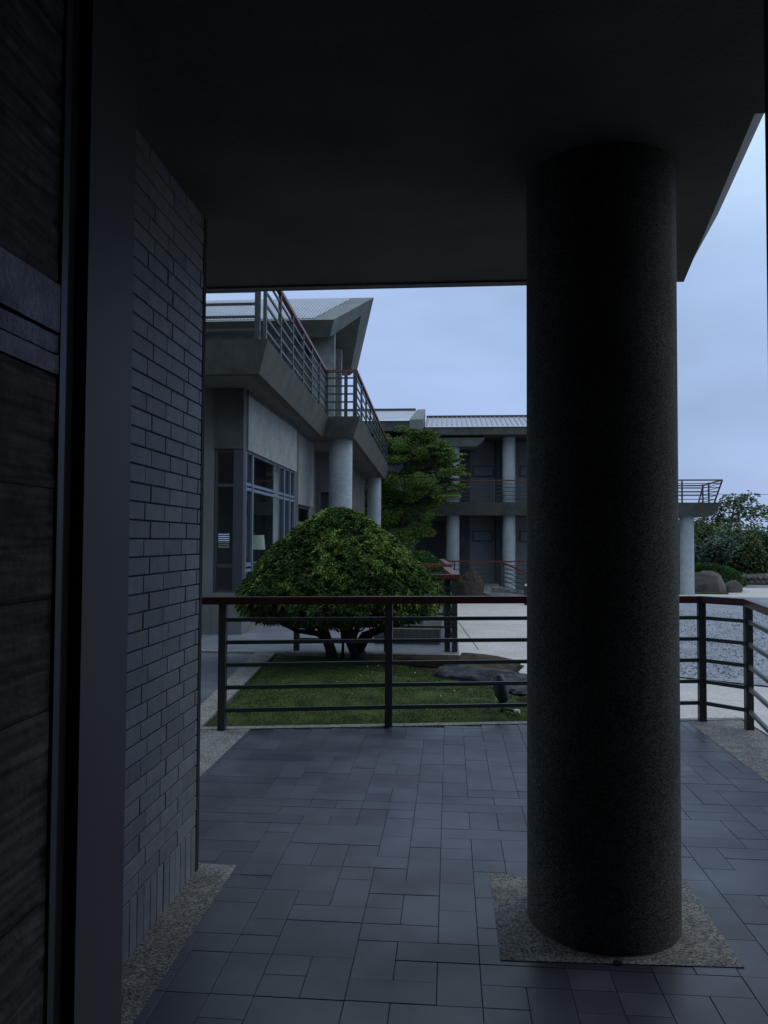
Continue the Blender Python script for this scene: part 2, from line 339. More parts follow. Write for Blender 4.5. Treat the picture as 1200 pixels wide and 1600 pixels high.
# a few pavers read off the photograph near the lens: (i, j, w, d)
seedt = [(0, 0, 1, 2), (-1, 1, 1, 1), (-2, 0, 2, 1), (-2, 1, 1, 2), (-1, 2, 2, 1), (-4, 2, 2, 2), (-2, 3, 2, 1), (0, 3, 1, 2), (1, 3, 1, 1), (1, 4, 1, 2),
         (-3, 0, 1, 2), (-5, 0, 1, 2), (-5, 2, 1, 1), (-2, 4, 1, 1), (-3, 4, 2, 1), (-1, 4, 1, 2), (-2, 5, 1, 1), (-3, 5, 1, 2), (-5, 4, 1, 2), (0, 5, 1, 2), (-2, 6, 2, 1), (-4, 6, 2, 1),
         (-5, 6, 2, 2), (-4, 8, 1, 2), (-3, 9, 1, 1), (-3, 8, 2, 1), (-2, 9, 1, 2), (-1, 7, 1, 3), (0, 7, 1, 2), (1, 1, 2, 1), (1, 0, 1, 1)]
tiles = []
def put(i, j, w, d):
    cs = [(i+a, j+b) for a in range(w) for b in range(d)]
    if any(c in used or not cellok(*c) for c in cs): return False
    for c in cs: used[c] = 1
    tiles.append((i, j, w, d)); return True
for q in seedt: put(*q)
for j in range(j0, j1):
    for i in range(i0, i1):
        if (i, j) in used: continue
        opts = [(2, 2)]*3+[(2, 1)]*5+[(1, 2)]*6+[(3, 1)]+[(1, 1)]*3+[(3, 2)]
        rnd.shuffle(opts)
        for w, d in opts+[(1, 1)]:
            if put(i, j, w, d): break
fwv, rtv, upv = np.array(fw), np.array(rt), np.array(up)
def px(p):
    v = np.array(p)-np.array([0, 0, 1.5]); dz = v@fwv
    return (600+1250*(v@rtv)/dz, 800-1250*(v@upv)/dz, dz)
def tkey(t):
    x, y = OX+(t[0]+t[2]/2)*GX, OY+(t[1]+t[3]/2)*GY; q = px((x, y, 0))
    inside = -30 < q[0] < 1230 and q[1] < 1640
    hid = q[0] < 300 and y < 3.6 and x < -.98 or (840 < q[0] < 1045 and q[1] < 1465) 
    return (0 if inside and not hid else 1, math.hypot(x, y))
tiles.sort(key=tkey)
tmesh = {}; rest = MB(); g = .0017
for n_, (i, j, w, d) in enumerate(tiles):
    W_, D_ = w*GX-g, d*GY-g; cx, cy = OX+(i+w/2)*GX, OY+(j+d/2)*GY
    dzt = rnd.uniform(-.0012, .0008)
    # trim to the raked front edge
    corner = [cx-W_/2, cx+W_/2]; over = cy+D_/2-(fy(corner[0])-.012)
    cut = max(0, over)
    if D_-cut < .03: continue
    D2 = D_-cut; cy2 = cy-cut/2
    if n_ < 300 and tkey((i, j, w, d))[0] == 0:
        key = (w, d) if cut == 0 else (w, d, round(D2, 2))
        if key not in tmesh:
            b = MB().cbox(W_, D2, .03, .0012); me = bpy.data.meshes.new('paver'); me.from_pydata(b.v, [], b.f); me.materials.append(M['paver']); tmesh[key] = me
        o = bpy.data.objects.new('paver', tmesh[key]); C.objects.link(o); o.parent = floor
        o.location = (cx, cy2, dzt); o.rotation_euler = (rnd.uniform(-1, 1)*.0022, rnd.uniform(-1, 1)*.0022, rnd.uniform(-1, 1)*.002)
    else:
        b = MB().cbox(W_, D2, .03, .0012); rest.add([(x+cx, y+cy2, z+dzt) for x, y, z in b.v], b.f)
tag(rest.build('distant_pavers', M['paver'], floor), kind='stuff')
plain = MB()
struct('path', MB().prism([(-9, 3.6), (-1.58, 3.6), (-1.58, 6.3), (-2.05, 6.3), (-2.55, 10.62), (-9, 10.62)], -.3, -.012), M['path'])
# ================================================================ SHELTER ROOF / CEILING
so_ = [(-8, 4.74), (1.34, 4.68), (1.06, 2.84), (7, 2.9), (7, -5), (-8, -5)]
so2 = [(-8, 4.98), (1.64, 5.0), (1.37, 3.14), (7, 3.2), (7, -5), (-8, -5)]
ceil = struct('ceiling', MB().prism(so_, 3.0, 3.03), M['ceiling'])
struct('roof_slab', MB().prism(so_, 3.031, 3.52, so2), M['shelter_fascia'])
struct('drip_edge', MB().bar((-7.9, 4.66, 2.994), (1.26, 4.60, 2.994), .05, .0115), M['shelter_fascia'])
struct('unseen_light_block_wall', MB().box(-8, 7, -5.3, -5, -.5, 3.52).box(-8.0, -1.36, -5, 3.3, -.5, 2.998).box(6.7, 7, -4.99, 1.2, -.5, 2.998), M['concrete_dark'])  # unseen walls, added to keep the interior and left path dark
struct('unseen_sky_block_storey', MB().box(-8, 6.5, -5.2, 2.2, 3.525, 6.9).box(-8.6, 7.2, -6, 3.6, 6.905, 7.3), M['concrete'])  # unseen upper storey, added to block sky light from behind

# near round column with its square pad
t = empty('round_column', (.615, 3.24, 0), 'thick round speckled concrete column standing on a square pebble pad', 'column')
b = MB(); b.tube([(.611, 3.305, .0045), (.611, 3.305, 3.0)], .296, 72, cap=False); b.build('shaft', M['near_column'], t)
MB().prism([(.185, 2.945), (1.04, 2.975), (1.045, 3.70), (.185, 3.69)], -.03, .0035).build('base_pad', M['pad'], t)
MB().tube([(.60, 2.965, .003), (.60, 2.965, .0065)], .016, 14, smooth=False).build('floor_drain_cap', M['black'], t)
t = empty('round_column', (1.055, 1.9, 0), 'dark column cut off by the right edge of the photo', 'column')
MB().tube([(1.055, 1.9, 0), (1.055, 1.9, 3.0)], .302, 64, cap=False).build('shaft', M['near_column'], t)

# ---------------------------------------------------------------- brick wall
WX = -1.14
t = empty('brick_wall', (WX, 3.0, 0), 'blue grey brick wall end with dark joints beside the paved floor', 'wall')
MB().box(-1.34, WX-.006, 1.0, 3.583, 0, 3.0).build('wall_core', M['mortar'], t)
MB().box(-1.34, WX+.002, 3.5845, 3.622, 0, 3.0).build('end_trim', M['mortar'], t)
bl, bh, gap = .21, .0682, .006
bmesh_ = {}
def brick_obj(y0, y1, z0, z1, nm):
    k = (round(y1-y0, 3), round(z1-z0, 3))
    if k not in bmesh_:
        bb = MB().cbox(z1-z0, y1-y0, .045, .002)   # local: x = up, z = outward
        me = bpy.data.meshes.new(nm); me.from_pydata([(z, y, x) for x, y, z in bb.v], [], [tuple(reversed(f)) for f in bb.f]); me.materials.append(M['brick']); bmesh_[k] = me
    o = bpy.data.objects.new(nm, bmesh_[k]); C.objects.link(o); o.parent = t
    o.location = (rnd.uniform(-.0012, .0012), (y0+y1)/2-3.0, (z0+z1)/2); o.rotation_euler = (0, rnd.uniform(-1, 1)*.006, rnd.uniform(-1, 1)*.006)
yend = 3.582
y = yend
while y > 2.35: brick_obj(y-.0682+gap*.8, y-.001, .004, .205, 'soldier_brick'); y -= .0682
z = .211; c = 0; nb = 0
while z < 2.99:
    zt = min(z+bh-gap, 2.998); y = yend
    first = .04 if c % 2 == 0 else .19
    ln = first
    while y > 2.42:
        y2 = max(y-ln+gap*.8, 2.3)
        brick_obj(y2, y-.0008, z, zt, 'brick'); nb += 1; y -= ln; ln = bl
    z += bh; c += 1

# ---------------------------------------------------------------- jamb, timber slot, stone wall
PX = -.93
t = empty('grey_pillar', (PX, 2.1, 0), 'smooth grey square pillar face between the brick wall and the dark slot', 'pillar')
MB().box(-1.2, PX, 1.968, 2.262, 0, 2.999).build('pillar_face', M['panel'], t)
t = empty('timber_door', (-1.1, 1.93, 0), 'nearly black brown timber door edge in the slot behind the stone wall', 'door')
MB().box(-1.2, PX-.03, 1.905, 1.963, 0, 2.998).build('door_leaf', M['door'], t)
t = empty('stone_wall', (PX, 1.2, 0), 'rough dark stone clad wall with one pale band at the left edge', 'wall')
MB().box(-1.2, PX-.025, -1.5, 1.822, 0, 2.999).build('wall_core', M['mortar'], t)
MB().box(-1.0, PX+.004, 1.8225, 1.852, 0, 2.999).build('edge_trim', M['frame_dark'], t)
def slab(y0, y1, z0, z1, m, amp, seed, x=PX, wave=0):
    ny = max(3, int((y1-y0)/.009)); nz_ = max(3, int((z1-z0)/.009)); vs, fs = [], []
    for a in range(nz_+1):
        for b_ in range(ny+1):
            yy = y0+(y1-y0)*b_/ny; zz = z0+(z1-z0)*a/nz_
            n1 = noise.noise(Vector((yy*3, zz*38, 2)))+.5*noise.noise(Vector((yy*14, zz*95, 4)))+.6*noise.noise(Vector((yy*2, zz*14, 5)))
            xx = x-.006+amp*n1
            if wave:
                for gz, gw in wave:
                    d_ = abs(zz-gz-.006*noise.noise(Vector((yy*9, gz*50, 1))))
                    if d_ < gw*(1+.5*noise.noise(Vector((yy*20, gz*9, 7)))) and noise.noise(Vector((yy*4+gz*31, 2, 3))) > -.55: xx -= .022
            if a in (0, nz_): xx -= .004
            if b_ == ny: xx = x-.004
            vs.append((xx, yy, zz))
    w = ny+1
    for a in range(nz_):
        for b_ in range(ny): fs.append((a*w+b_, a*w+b_+1, (a+1)*w+b_+1, (a+1)*w+b_))
    MB().add(vs, fs, True).build('stone_slab', m, t)
zz = [.0, .32, .66, 1.10, 1.36, 1.62, 1.892]
for k in range(len(zz)-1): slab(1.2, 1.82, zz[k]+.001, zz[k+1]-.001, M['rough_stone'], .009, k*1.7)
slab(1.2, 1.82, 1.893, 1.938, M['pale_stone'], .004, 40, x=PX+.006)
slab(1.2, 1.82, 1.943, 1.985, M['pale_stone'], .010, 47, x=PX+.004)
slab(1.2, 1.82, 1.993, 2.108, M['pale_stone'], .002, 44, x=PX+.007)
zz = [2.109, 2.42, 2.72, 2.998]
for k in range(len(zz)-1): slab(1.2, 1.82, zz[k]+.001, zz[k+1]-.001, M['rough_stone'], .009, 60+k*1.7)

# ---------------------------------------------------------------- front railing
A, B_, B2, Cc, Dd = (-1.79, 6.25, 0), (-.49, 6.52, 0), (.82, 6.76, 0), (2.12, 6.98, 0), (2.40, 6.70, 0)
E1 = (2.15, 5.2, 0)
front = railing('front_railing', 'dark green metal railing with red handrail across the paved floor edge', [A, B_, B2, Cc, Dd, E1, (1.95, 4.1, 0)], [A, B_, B2, Cc, Dd, E1])
MB().bar((-2.2, 6.17, 1.021), (-1.79, 6.25, 1.021), .075, .058).build('handrail', M['handrail'], front)

# ================================================================ LAWN
LP = [(-2.0, 6.36), (.95, 6.86), (.80, 7.7), (.62, 8.3), (.30, 8.75), (-.15, 9.35), (-.55, 9.9), (-.8, 10.35), (-2.33, 10.5)]
def inpoly(x, y, P):
    c = False; j = len(P)-1
    for i in range(len(P)):
        if (P[i][1] > y) != (P[j][1] > y) and x < (P[j][0]-P[i][0])*(y-P[i][1])/(P[j][1]-P[i][1])+P[i][0]: c = not c
        j = i
    return c
def edge_d(x, y, P):
    m_ = 9
    for i in range(len(P)):
        a, b = Vector(P[i]), Vector(P[(i+1) % len(P)]); p = Vector((x, y)); tt = max(0, min(1, (p-a).dot(b-a)/(b-a).length_squared)); m_ = min(m_, (a+(b-a)*tt-p).length)
    return m_
def lz(x, y):
    d = edge_d(x, y, LP); return -.02+.10*min(1, d/1.0)**.7+.012*noise.noise(Vector((x*1.5, y*1.5, 0)))
def lawn():
    st = .1; vs, fs, idx = [], [], {}
    for a in range(int(4.4/st)+2):
        for b in range(int(4.6/st)+2):
            x, y = -2.9+a*st, 6.2+b*st; inn = inpoly(x, y, LP)
            idx[a, b] = len(vs); vs.append((x, y, lz(x, y) if inn else -.06))
    for (a, b), i in idx.items():
        if (a+1, b+1) in idx:
            cxx, cyy = -2.9+(a+.5)*st, 6.2+(b+.5)*st
            if inpoly(cxx, cyy, LP) or edge_d(cxx, cyy, LP) < .1: fs.append((i, idx[a+1, b], idx[a+1, b+1], idx[a, b+1]))
    struct('lawn', MB().add(vs, fs, True), M['grass_base'])
    P, D = [], []
    while len(P) < 34000:
        x, y = rnd.uniform(-2.4, .95), rnd.uniform(6.3, 10.5)
        if not inpoly(x, y, LP): continue
        if noise.noise(Vector((x*2.2, y*2.2, 4))) < -.28 and rnd.random() < .8: continue
        P.append((x, y, lz(x, y)-.003)); D.append((rnd.uniform(-.7, .7), rnd.uniform(-.7, .7), 1))
    tag(leafmesh('grass', P, D, .016, .004, M['blade'], None, 0), 'short mossy grass covering the small mounded lawn', 'grass', kind='stuff')
    P, D = [], []
    while len(P) < 60:
        x, y = rnd.uniform(-1.2, .9), rnd.uniform(6.5, 9.8)
        if inpoly(x, y, LP): P.append((x, y, lz(x, y)+.022)); D.append((rnd.uniform(-1, 1), rnd.uniform(-1, 1), .25))
    tag(leafmesh('fallen_leaves', P, D, .026, .018, M['petal'], None, 0), 'small pale fallen petals and leaves scattered on the lawn', 'leaves', kind='stuff')
lawn()
struct('lawn_border', MB().prism([(-2.16, 6.28), (-1.98, 6.31), (-2.31, 10.55), (-2.58, 10.55)], -.3, .008), M['kerb'])
struct('walkway_kerb', MB().prism([(-9, 10.55), (.13, 10.58), (.13, 10.74), (-9, 10.71)], -.4, .012), M['kerb'])
struct('soil_bed', MB().prism([(-.95, 9.2), (.2, 8.3), (1.1, 7.4), (1.3, 6.9), (1.6, 6.9), (1.2, 8.5), (.45, 10.2), (.13, 10.57), (-1.6, 10.56)], -.5, [-.03, -.06, -.1, -.12, -.2, -.25, -.10, .0, .0]), M['soil'])
struct('walkway', MB().prism([(-9, 10.715), (.13, 10.745), (.13, 13.4), (-1.0, 24), (-3.2, 24), (-9, 13.2)], -.4, .0), M['walk'])
MB_ = MB().prism([(-1.1, 11.7), (-.14, 11.7), (-.14, 16), (-1.1, 16)], -.1, .22); pl = MB_.build('planter_kerb', M['concrete_dark']); tag(pl, 'low dark concrete planter edge beside the inner walkway railing', 'planter')

# walkway railings (second and third)
H2 = (-2.08, 10.86, 0)
railing('walkway_railing', 'green grey railing with red handrail behind the domed bush', [H2, (-.85, 10.93, 0), (.09, 10.98, 0), (-.06, 14.1, 0)],
        [H2, (-.85, 10.93, 0), (.07, 10.98, 0), (-.03, 11.03, 0), (-.0, 12.6, 0), (-.06, 14.1, 0)], pw=.075, hw=.12)
railing('walkway_railing', 'short inner railing with red handrail, farther back by the round hedge', [(-.75, 15.9, 0), (-.02, 16.0, 0), (-.2, 20.5, 0)],
        [(-.75, 15.9, 0), (-.02, 16.0, 0), (-.2, 20.5, 0)], pw=.075, hw=.12)

# rocks round the lawn
rock('edging_rock', (.40, 9.5, -.02), (.40, .68, .24), M['rock'], 'brown humped rock at the back corner of the lawn', R(-30), 3)
rock('edging_rock', (.36, 8.72, .02), (.85, .26, .17), M['rock_slab'], 'long flat grey rock along the right side of the lawn', R(-35), 6)
rock('edging_rock', (.86, 8.25, .03), (.42, .28, .06), M['rock_slab'], 'flat bluish slab rock beside the pale driveway', R(-15), 8)
rock('edging_rock', (.92, 7.62, .01), (.34, .20, .09), M['rock'], 'small mossy rock near the garden spotlight', R(-12), 11)
rock('edging_rock', (-.45, 10.12, -.01), (.42, .14, .07), M['rock'], 'low dark rock half buried behind the lawn', R(-4), 14)

# spotlight on the lawn
t = empty('garden_spotlight', (.44, 7.08, .03), 'black bullet shaped garden spotlight tilted on its stake in the lawn', 'spotlight')
b = MB(); prof = [(0, .012), (.012, .030), (.035, .043), (.08, .052), (.13, .053), (.17, .046), (.195, .036), (.20, .0355)]
ax = Vector((-.22, .25, 1)).normalized(); p0 = Vector((.475, 7.06, .10))
b.tube([p0+ax*h*1.2 for h, r in prof], [r*1.2 for h, r in prof], 24); hd = b.build('lamp_head', M['black'], t)
MB().tube([p0+ax*.2405, p0+ax*.2425], .036, 20, smooth=False).build('lens', M['trim'], t)
MB().tube([(.455, 7.08, .02), (.462, 7.08, .09)], .011, 8).build('stake', M['black'], t)
MB().bar((.43, 7.05, .10), (.50, 7.05, .145), .012, .03).build('bracket', M['black'], t)
MB().tube([(.46, 7.07, .045), (.52, 7.04, .05), (.56, 7.01, .042)], .012, 8).build('cable', M['black'], t)
MB().tube([(.56, 7.01, .045), (.60, 6.99, .047)], .017, 10).build('connector', M['white'], t)

# ================================================================ DOMED BUSH
def bush_r(z): 
    return float(np.interp(z, [.50, .56, .63, .72, .85, 1.02, 1.19, 1.33, 1.47, 1.60, 1.70, 1.80, 1.86, 1.90], [.84, 1.02, 1.16, 1.23, 1.20, 1.10, .99, .87, .73, .58, .45, .30, .18, .03]))
t = empty('domed_azalea_bush', (-1.40, 9.9, .05), 'large dome clipped azalea bush with twin dark trunks on the lawn', 'bush')
BC = np.array([-1.37, 9.9]); P, D, P2, D2 = [], [], [], []
def bump(th, z): return 1+.06*noise.noise(Vector((math.cos(th)*2.2, math.sin(th)*2.2, z*2.6)))+.06*noise.noise(Vector((math.cos(th)*6, math.sin(th)*6, z*7)))+.04*noise.noise(Vector((math.cos(th)*14, math.sin(th)*14, z*15)))
for k in range(17500):
    z = .54+1.35*rnd.random(); th = rnd.uniform(0, 2*math.pi)
    r0 = bush_r(z)*bump(th, z)
    if rnd.random() > (r0+.25)/1.5: continue
    inner = k % 5 < 2; r_ = r0*(rnd.uniform(.82, .90) if inner else rnd.uniform(.92, 1.03))
    slope = (bush_r(z-.03)-bush_r(z+.03))/.06; nrm = Vector((math.cos(th), math.sin(th), max(-.2, min(2.5, slope)))).normalized()
    p = Vector((BC[0]+math.cos(th)*r_, BC[1]+math.sin(th)*r_, z)); young_lit = (not inner) and 1.4*noise.noise(p*2.6)+.75*(z-1.1)+.5*nrm.x+.3*abs(nrm.x)+rnd.uniform(-.22, .22) > .43  # paler leaves favour top and right rim, light put into colour
    if not inner and rnd.random() < .35: continue
    nrm = (nrm+Vector((rnd.uniform(-.5, .5), rnd.uniform(-.5, .5), rnd.uniform(.0, .7)))).normalized()
    a1 = nrm.orthogonal().normalized(); a2 = nrm.cross(a1); op = rnd.uniform(.15, .9)
    for q in range(8):
        ph = q*.785+rnd.uniform(-.2, .2)
        d = nrm*(op+rnd.uniform(-.1, .2))+a1*math.cos(ph)+a2*math.sin(ph)
        (P2 if young_lit else P).append(p); (D2 if young_lit else D).append(d)
for k in range(1500):         # shaggy underside
    th = rnd.uniform(0, 2*math.pi); rr = 1.02*math.sqrt(rnd.uniform(.12, 1)); z = .57+.15*(1-rr/1.22)+.06*noise.noise(Vector((math.cos(th)*rr*3, math.sin(th)*rr*3, 1)))+(.08 if rr < .6 else 0)
    p = Vector((BC[0]+math.cos(th)*rr, BC[1]+math.sin(th)*rr, z+rnd.uniform(-.06, .10)))
    for q in range(6): P.append(p); D.append((rnd.uniform(-1, 1), rnd.uniform(-1, 1), rnd.uniform(-1.3, .2)))
leafmesh('foliage', P, D, .062, .018, M['bush_leaf'], t); leafmesh('young_lit_foliage', P2, D2, .062, .018, M['bush_young_lit'], t)
def limb(parent, pts, rad, nm='branch', m=None, n=9): return MB().tube(pts, rad, n, wob=.25).build(nm, m or M['bark'], parent)
limb(t, [(-1.44, 9.78, .02), (-1.45, 9.77, .16), (-1.50, 9.75, .32), (-1.56, 9.73, .5), (-1.62, 9.71, .75)], [.085, .062, .055, .05, .03], 'trunk')
limb(t, [(-1.10, 9.81, .02), (-1.13, 9.80, .14), (-1.20, 9.78, .30), (-1.26, 9.75, .42), (-1.3, 9.73, .8)], [.12, .09, .08, .075, .03], 'trunk')
limb(t, [(-1.12, 9.80, .18), (-1.02, 9.77, .34), (-.86, 9.75, .42), (-.62, 9.71, .52), (-.4, 9.68, .7)], [.08, .07, .05, .04, .02])
limb(t, [(-1.49, 9.76, .30), (-1.62, 9.73, .37), (-1.85, 9.68, .40), (-2.05, 9.63, .50), (-2.25, 9.58, .65)], [.045, .035, .028, .022, .012])
limb(t, [(-1.47, 9.76, .26), (-1.62, 9.88, .42), (-1.8, 9.98, .55)], [.04, .03, .015])
limb(t, [(-1.31, 9.78, .03), (-1.30, 9.78, .22), (-1.33, 9.76, .5)], [.02, .016, .014])
limb(t, [(-1.2, 9.78, .28), (-1.12, 9.88, .45), (-.95, 10.03, .62)], [.05, .03, .015])
for k in range(26):
    th = rnd.uniform(0, 6.28); r0 = rnd.uniform(.2, .6); a = Vector((-1.35+math.cos(th)*r0, 9.95+math.sin(th)*r0, .42)); b = Vector((-1.4+math.cos(th)*(r0+.45), 9.93+math.sin(th)*(r0+.45), rnd.uniform(.5, .8)))
    limb(t, [a, (a+b)/2+Vector((0, 0, -.03)), b], [.014, .01, .006], 'twig', n=5)

# ================================================================ LEFT BUILDING
LB = empty('veranda_building', (-5, 15, 0), 'grey two storey building with round veranda columns left of the lawn', 'building')
SZ, ST = 3.95, 4.42
sof = [(-9, 11.5), (-2.80, 11.5), (-3.00, 18.7), (-2.27, 18.7), (-2.58, 32.0), (-9, 32.0)]
top = [(-9, 11.33), (-2.64, 11.33), (-2.85, 18.53), (-2.10, 18.53), (-2.42, 32.2), (-9, 32.2)]
MB().prism(sof, SZ, ST, top).build('balcony_slab', M['concrete_dark'], LB)
MB().prism([(-8.9, 11.6), (-2.95, 11.6), (-3.1, 18.8), (-2.4, 18.8), (-2.7, 31.9), (-8.9, 31.9)], SZ-.004, SZ-.0005).build('balcony_soffit', M['ceiling'], LB)
for (x, y, r) in ((-2.66, 19.35, .285), (-2.93, 31.0, .265)):
    MB().tube([(x, y, -.2), (x, y, SZ-.005)], r, 40, cap=False).build('column', M['column'], LB)
# ground-floor walls
MB().box(-9, -3.97, 12.9, 13.1, -.1, SZ-.006).build('wall', M['concrete'], LB)          # plain wall by the brick end
MB().box(-3.968, -3.78, 12.58, 12.8, 0, SZ-.006).build('corner_pier', M['concrete'], LB)
MB().box(-3.779, -3.30, 12.55, 12.75, 2.97, SZ-.006).build('front_panel', M['concrete_dark'], LB)
MB().box(-3.779, -3.30, 12.56, 12.76, 0, .66).build('front_base', M['concrete'], LB)
MB().box(-3.46, -3.27, 12.7605, 16.9, 2.97, 3.86).build('side_panel', M['plaster'], LB)
MB().box(-3.44, -3.30, 12.7605, 16.9, 0, .10).build('side_base', M['concrete'], LB)
MB().box(-3.55, -3.27, 12.7605, 16.9, 3.8605, SZ-.006).build('side_head', M['concrete_dark'], LB)
# front window
w = MB().box(-3.46, -3.30, 12.57, 12.75, .6605, 2.969).build('corner_post', M['frame_dark'], LB)
f = MB(); f.box(-3.778, -3.735, 12.60, 12.70, .6605, 2.968); 
for z0, z1 in ((.662, .70), (1.06, 1.12), (2.36, 2.41), (2.92, 2.967)): f.box(-3.7345, -3.4605, 12.61, 12.69, z0, z1)
w = f.build('window', M['frame_dark'], LB); 
for z0, z1 in ((.70, 1.06), (1.12, 2.36), (2.41, 2.92)): MB().box(-3.7345, -3.4605, 12.646, 12.652, z0, z1).build('pane', M['glass'], w)
# side window: uprights, transoms, panes
f = MB(); ys = [12.762, 12.83, 13.22, 13.30, 15.80, 15.88, 16.38, 16.45, 16.86, 16.898]
for a in (0, 2, 4, 6, 8): f.box(-3.39, -3.31, ys[a], ys[a+1], .1005, 2.969)
for a in (1, 3, 5, 7):
    for z0, z1 in ((.1015, .15), (.98, 1.03), (1.07, 1.13), (2.32, 2.37), (2.40, 2.45), (2.93, 2.968)): f.box(-3.38, -3.32, ys[a]+.0005, ys[a+1]-.0005, z0, z1)
w = f.build('window', M['frame'], LB)
for a in (1, 3, 5, 7):
    for z0, z1 in ((.15, .98), (1.13, 2.32), (2.45, 2.93)): MB().box(-3.352, -3.346, ys[a]+.001, ys[a+1]-.001, z0, z1).build('pane', M['glass'], w)
# room behind
bw = MB(); bw.box(-8.9, -5.06, 16.95, 17.1, 0, 3.9).box(-4.74, -3.56, 16.95, 17.1, 0, 3.9).box(-5.06, -4.74, 16.95, 17.1, 0, 1.34).box(-5.06, -4.74, 16.95, 17.1, 1.66, 3.9)
bw.build('room_back_wall', M['room'], LB)
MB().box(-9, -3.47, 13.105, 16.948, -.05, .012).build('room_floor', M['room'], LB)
lv = MB()
for k in range(7): 
    z_ = 1.365+k*.045; lv.add([(-5.06, 16.97, z_+.022), (-4.74, 16.97, z_+.022), (-4.74, 17.02, z_), (-5.06, 17.02, z_)], [(0, 1, 2, 3)]).box(-5.06, -4.74, 16.955, 16.967, z_+.02, z_+.031)
lv.build('louvre', M['white'], LB)
cu = MB(); cv = [(-3.56+.025*math.sin(k*1.9), 15.95+k*.028) for k in range(17)]
cu.add([(x, y_, .3) for x, y_ in cv]+[(x, y_, 2.9) for x, y_ in cv], [(k, k+1, 18+k, 17+k) for k in range(16)], True).build('reflection_curtain', M['white'], LB)  # pale curtain added in place of a reflection on the window
# second bay and door wall
MB().box(-3.62, -3.32, 16.905, 17.35, 0, SZ-.006).build('pier', M['concrete_dark'], LB)
MB().box(-3.70, -3.42, 17.36, 19.9, 2.33, 3.94).build('side_panel', M['plaster'], LB)
MB().box(-3.70, -3.46, 17.36, 19.9, 0, .9).build('side_base', M['concrete'], LB)
f = MB()
for y_ in (17.37, 18.35, 19.82): f.box(-3.60, -3.52, y_, y_+.07, .901, 2.329)
for z_ in (.902, 2.27, 1.9): f.box(-3.585, -3.535, 17.44, 19.82, z_, z_+.05)
w = f.build('window', M['frame'], LB); MB().box(-3.562, -3.558, 17.44, 18.35, .95, 2.27).build('pane', M['glass_dark'], w); MB().box(-3.562, -3.558, 18.42, 19.82, .95, 2.27).build('pane', M['glass_dark'], w)
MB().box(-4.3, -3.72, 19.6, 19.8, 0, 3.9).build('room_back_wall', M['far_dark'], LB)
dw = MB(); dw.box(-3.9, -3.72, 19.905, 22.2, 0, 3.94).box(-3.72, -3.60, 22.0, 22.2, 0, 3.94).box(-2.97, -2.9, 22.0, 22.2, 0, 3.94).box(-3.60, -2.97, 22.0, 22.2, 2.85, 3.94)
dw.build('wall', M['concrete'], LB)
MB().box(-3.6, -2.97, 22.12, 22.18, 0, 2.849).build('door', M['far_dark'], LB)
MB().box(-4.3, -3.2, 22.21, 30, 0, 3.94).build('wall', M['concrete_dark'], LB)
# upper floor
MB().box(-9, -4.2, 20.6, 27, ST+.001, 6.9).build('upper_wall', M['concrete_dark'], LB)
MB().box(-3.74, -3.12, 21.3, 21.5, ST+.001, 7.35).build('fin_wall', M['plaster'], LB)
MB().box(-4.19, -3.30, 24.0, 24.2, ST+.001, 7.35).build('upper_wall', M['plaster'], LB)
MB().box(-8.9, -4.3, 20.52, 20.595, 4.8, 6.6).build('upper_window_band', M['glass_dark'], LB)
# roof: two slopes with raked verge and prow
E0, RG, E2 = (20.0, 7.13), (23.0, 8.60), (26.0, 7.13)
xe, xr, xf = -2.95, -2.22, -3.05
rf = Vector
def slope(name, m, xl, pA, pB, x_a, x_b, th):
    (ya, za), (yb, zb) = pA, pB
    vs = [(xl, ya, za), (x_a, ya, za), (x_b, yb, zb), (xl, yb, zb), (xl, ya, za-th), (x_a, ya, za-th), (x_b, yb, zb-th), (xl, yb, zb-th)]
    return MB().add(vs, [(0, 1, 2, 3), (7, 6, 5, 4), (0, 4, 5, 1), (1, 5, 6, 2), (2, 6, 7, 3), (3, 7, 4, 0)]).build(name, m, LB)
sec = [(-2.95, 20.0, 7.13), (-2.22, 23.0, 8.60), (-3.05, 26.0, 7.13), (-3.23, 25.5, 6.84), (-2.59, 22.95, 8.06), (-3.16, 20.7, 6.86)]
lft = [(-12, q[1], q[2]) for q in sec]
MB().add(sec+lft, [(i, (i+1) % 6, 6+(i+1) % 6, 6+i) for i in range(6)]+[(0, 1, 4, 5), (1, 2, 3, 4), (7, 6, 11, 10), (8, 7, 10, 9)]).build('roof', M['coping'], LB)
rs = MB()          # metal sheet lying on the near slope, short of the verge
def onr(x, s): return (x, E0[0]+(RG[0]-E0[0])*s, E0[1]+(RG[1]-E0[1])*s+.012)
sh = MB().add([onr(-12, .05), onr(xe-.55, .05), onr(xr-.62, .985), onr(-12, .985)], [(0, 1, 2, 3)]).build('roof_sheet', M['roof'], LB)
k = 0; x = -11.9
while x < xr-.6:
    smax = .985; xe_, xr_ = xe-.55, xr-.62
    s0 = .05 if x < xe_ else .05+(x-xe_)/(xr_-xe_)*.935
    a, b = Vector(onr(x, s0)), Vector(onr(x, smax)); 
    if (b-a).length > .1: rs.bar(a+Vector((0, 0, .012)), b+Vector((0, 0, .005)), .012, .012)
    x += .09
tag(rs.build('roof_seams', M['roof_seam'], LB), kind='stuff')

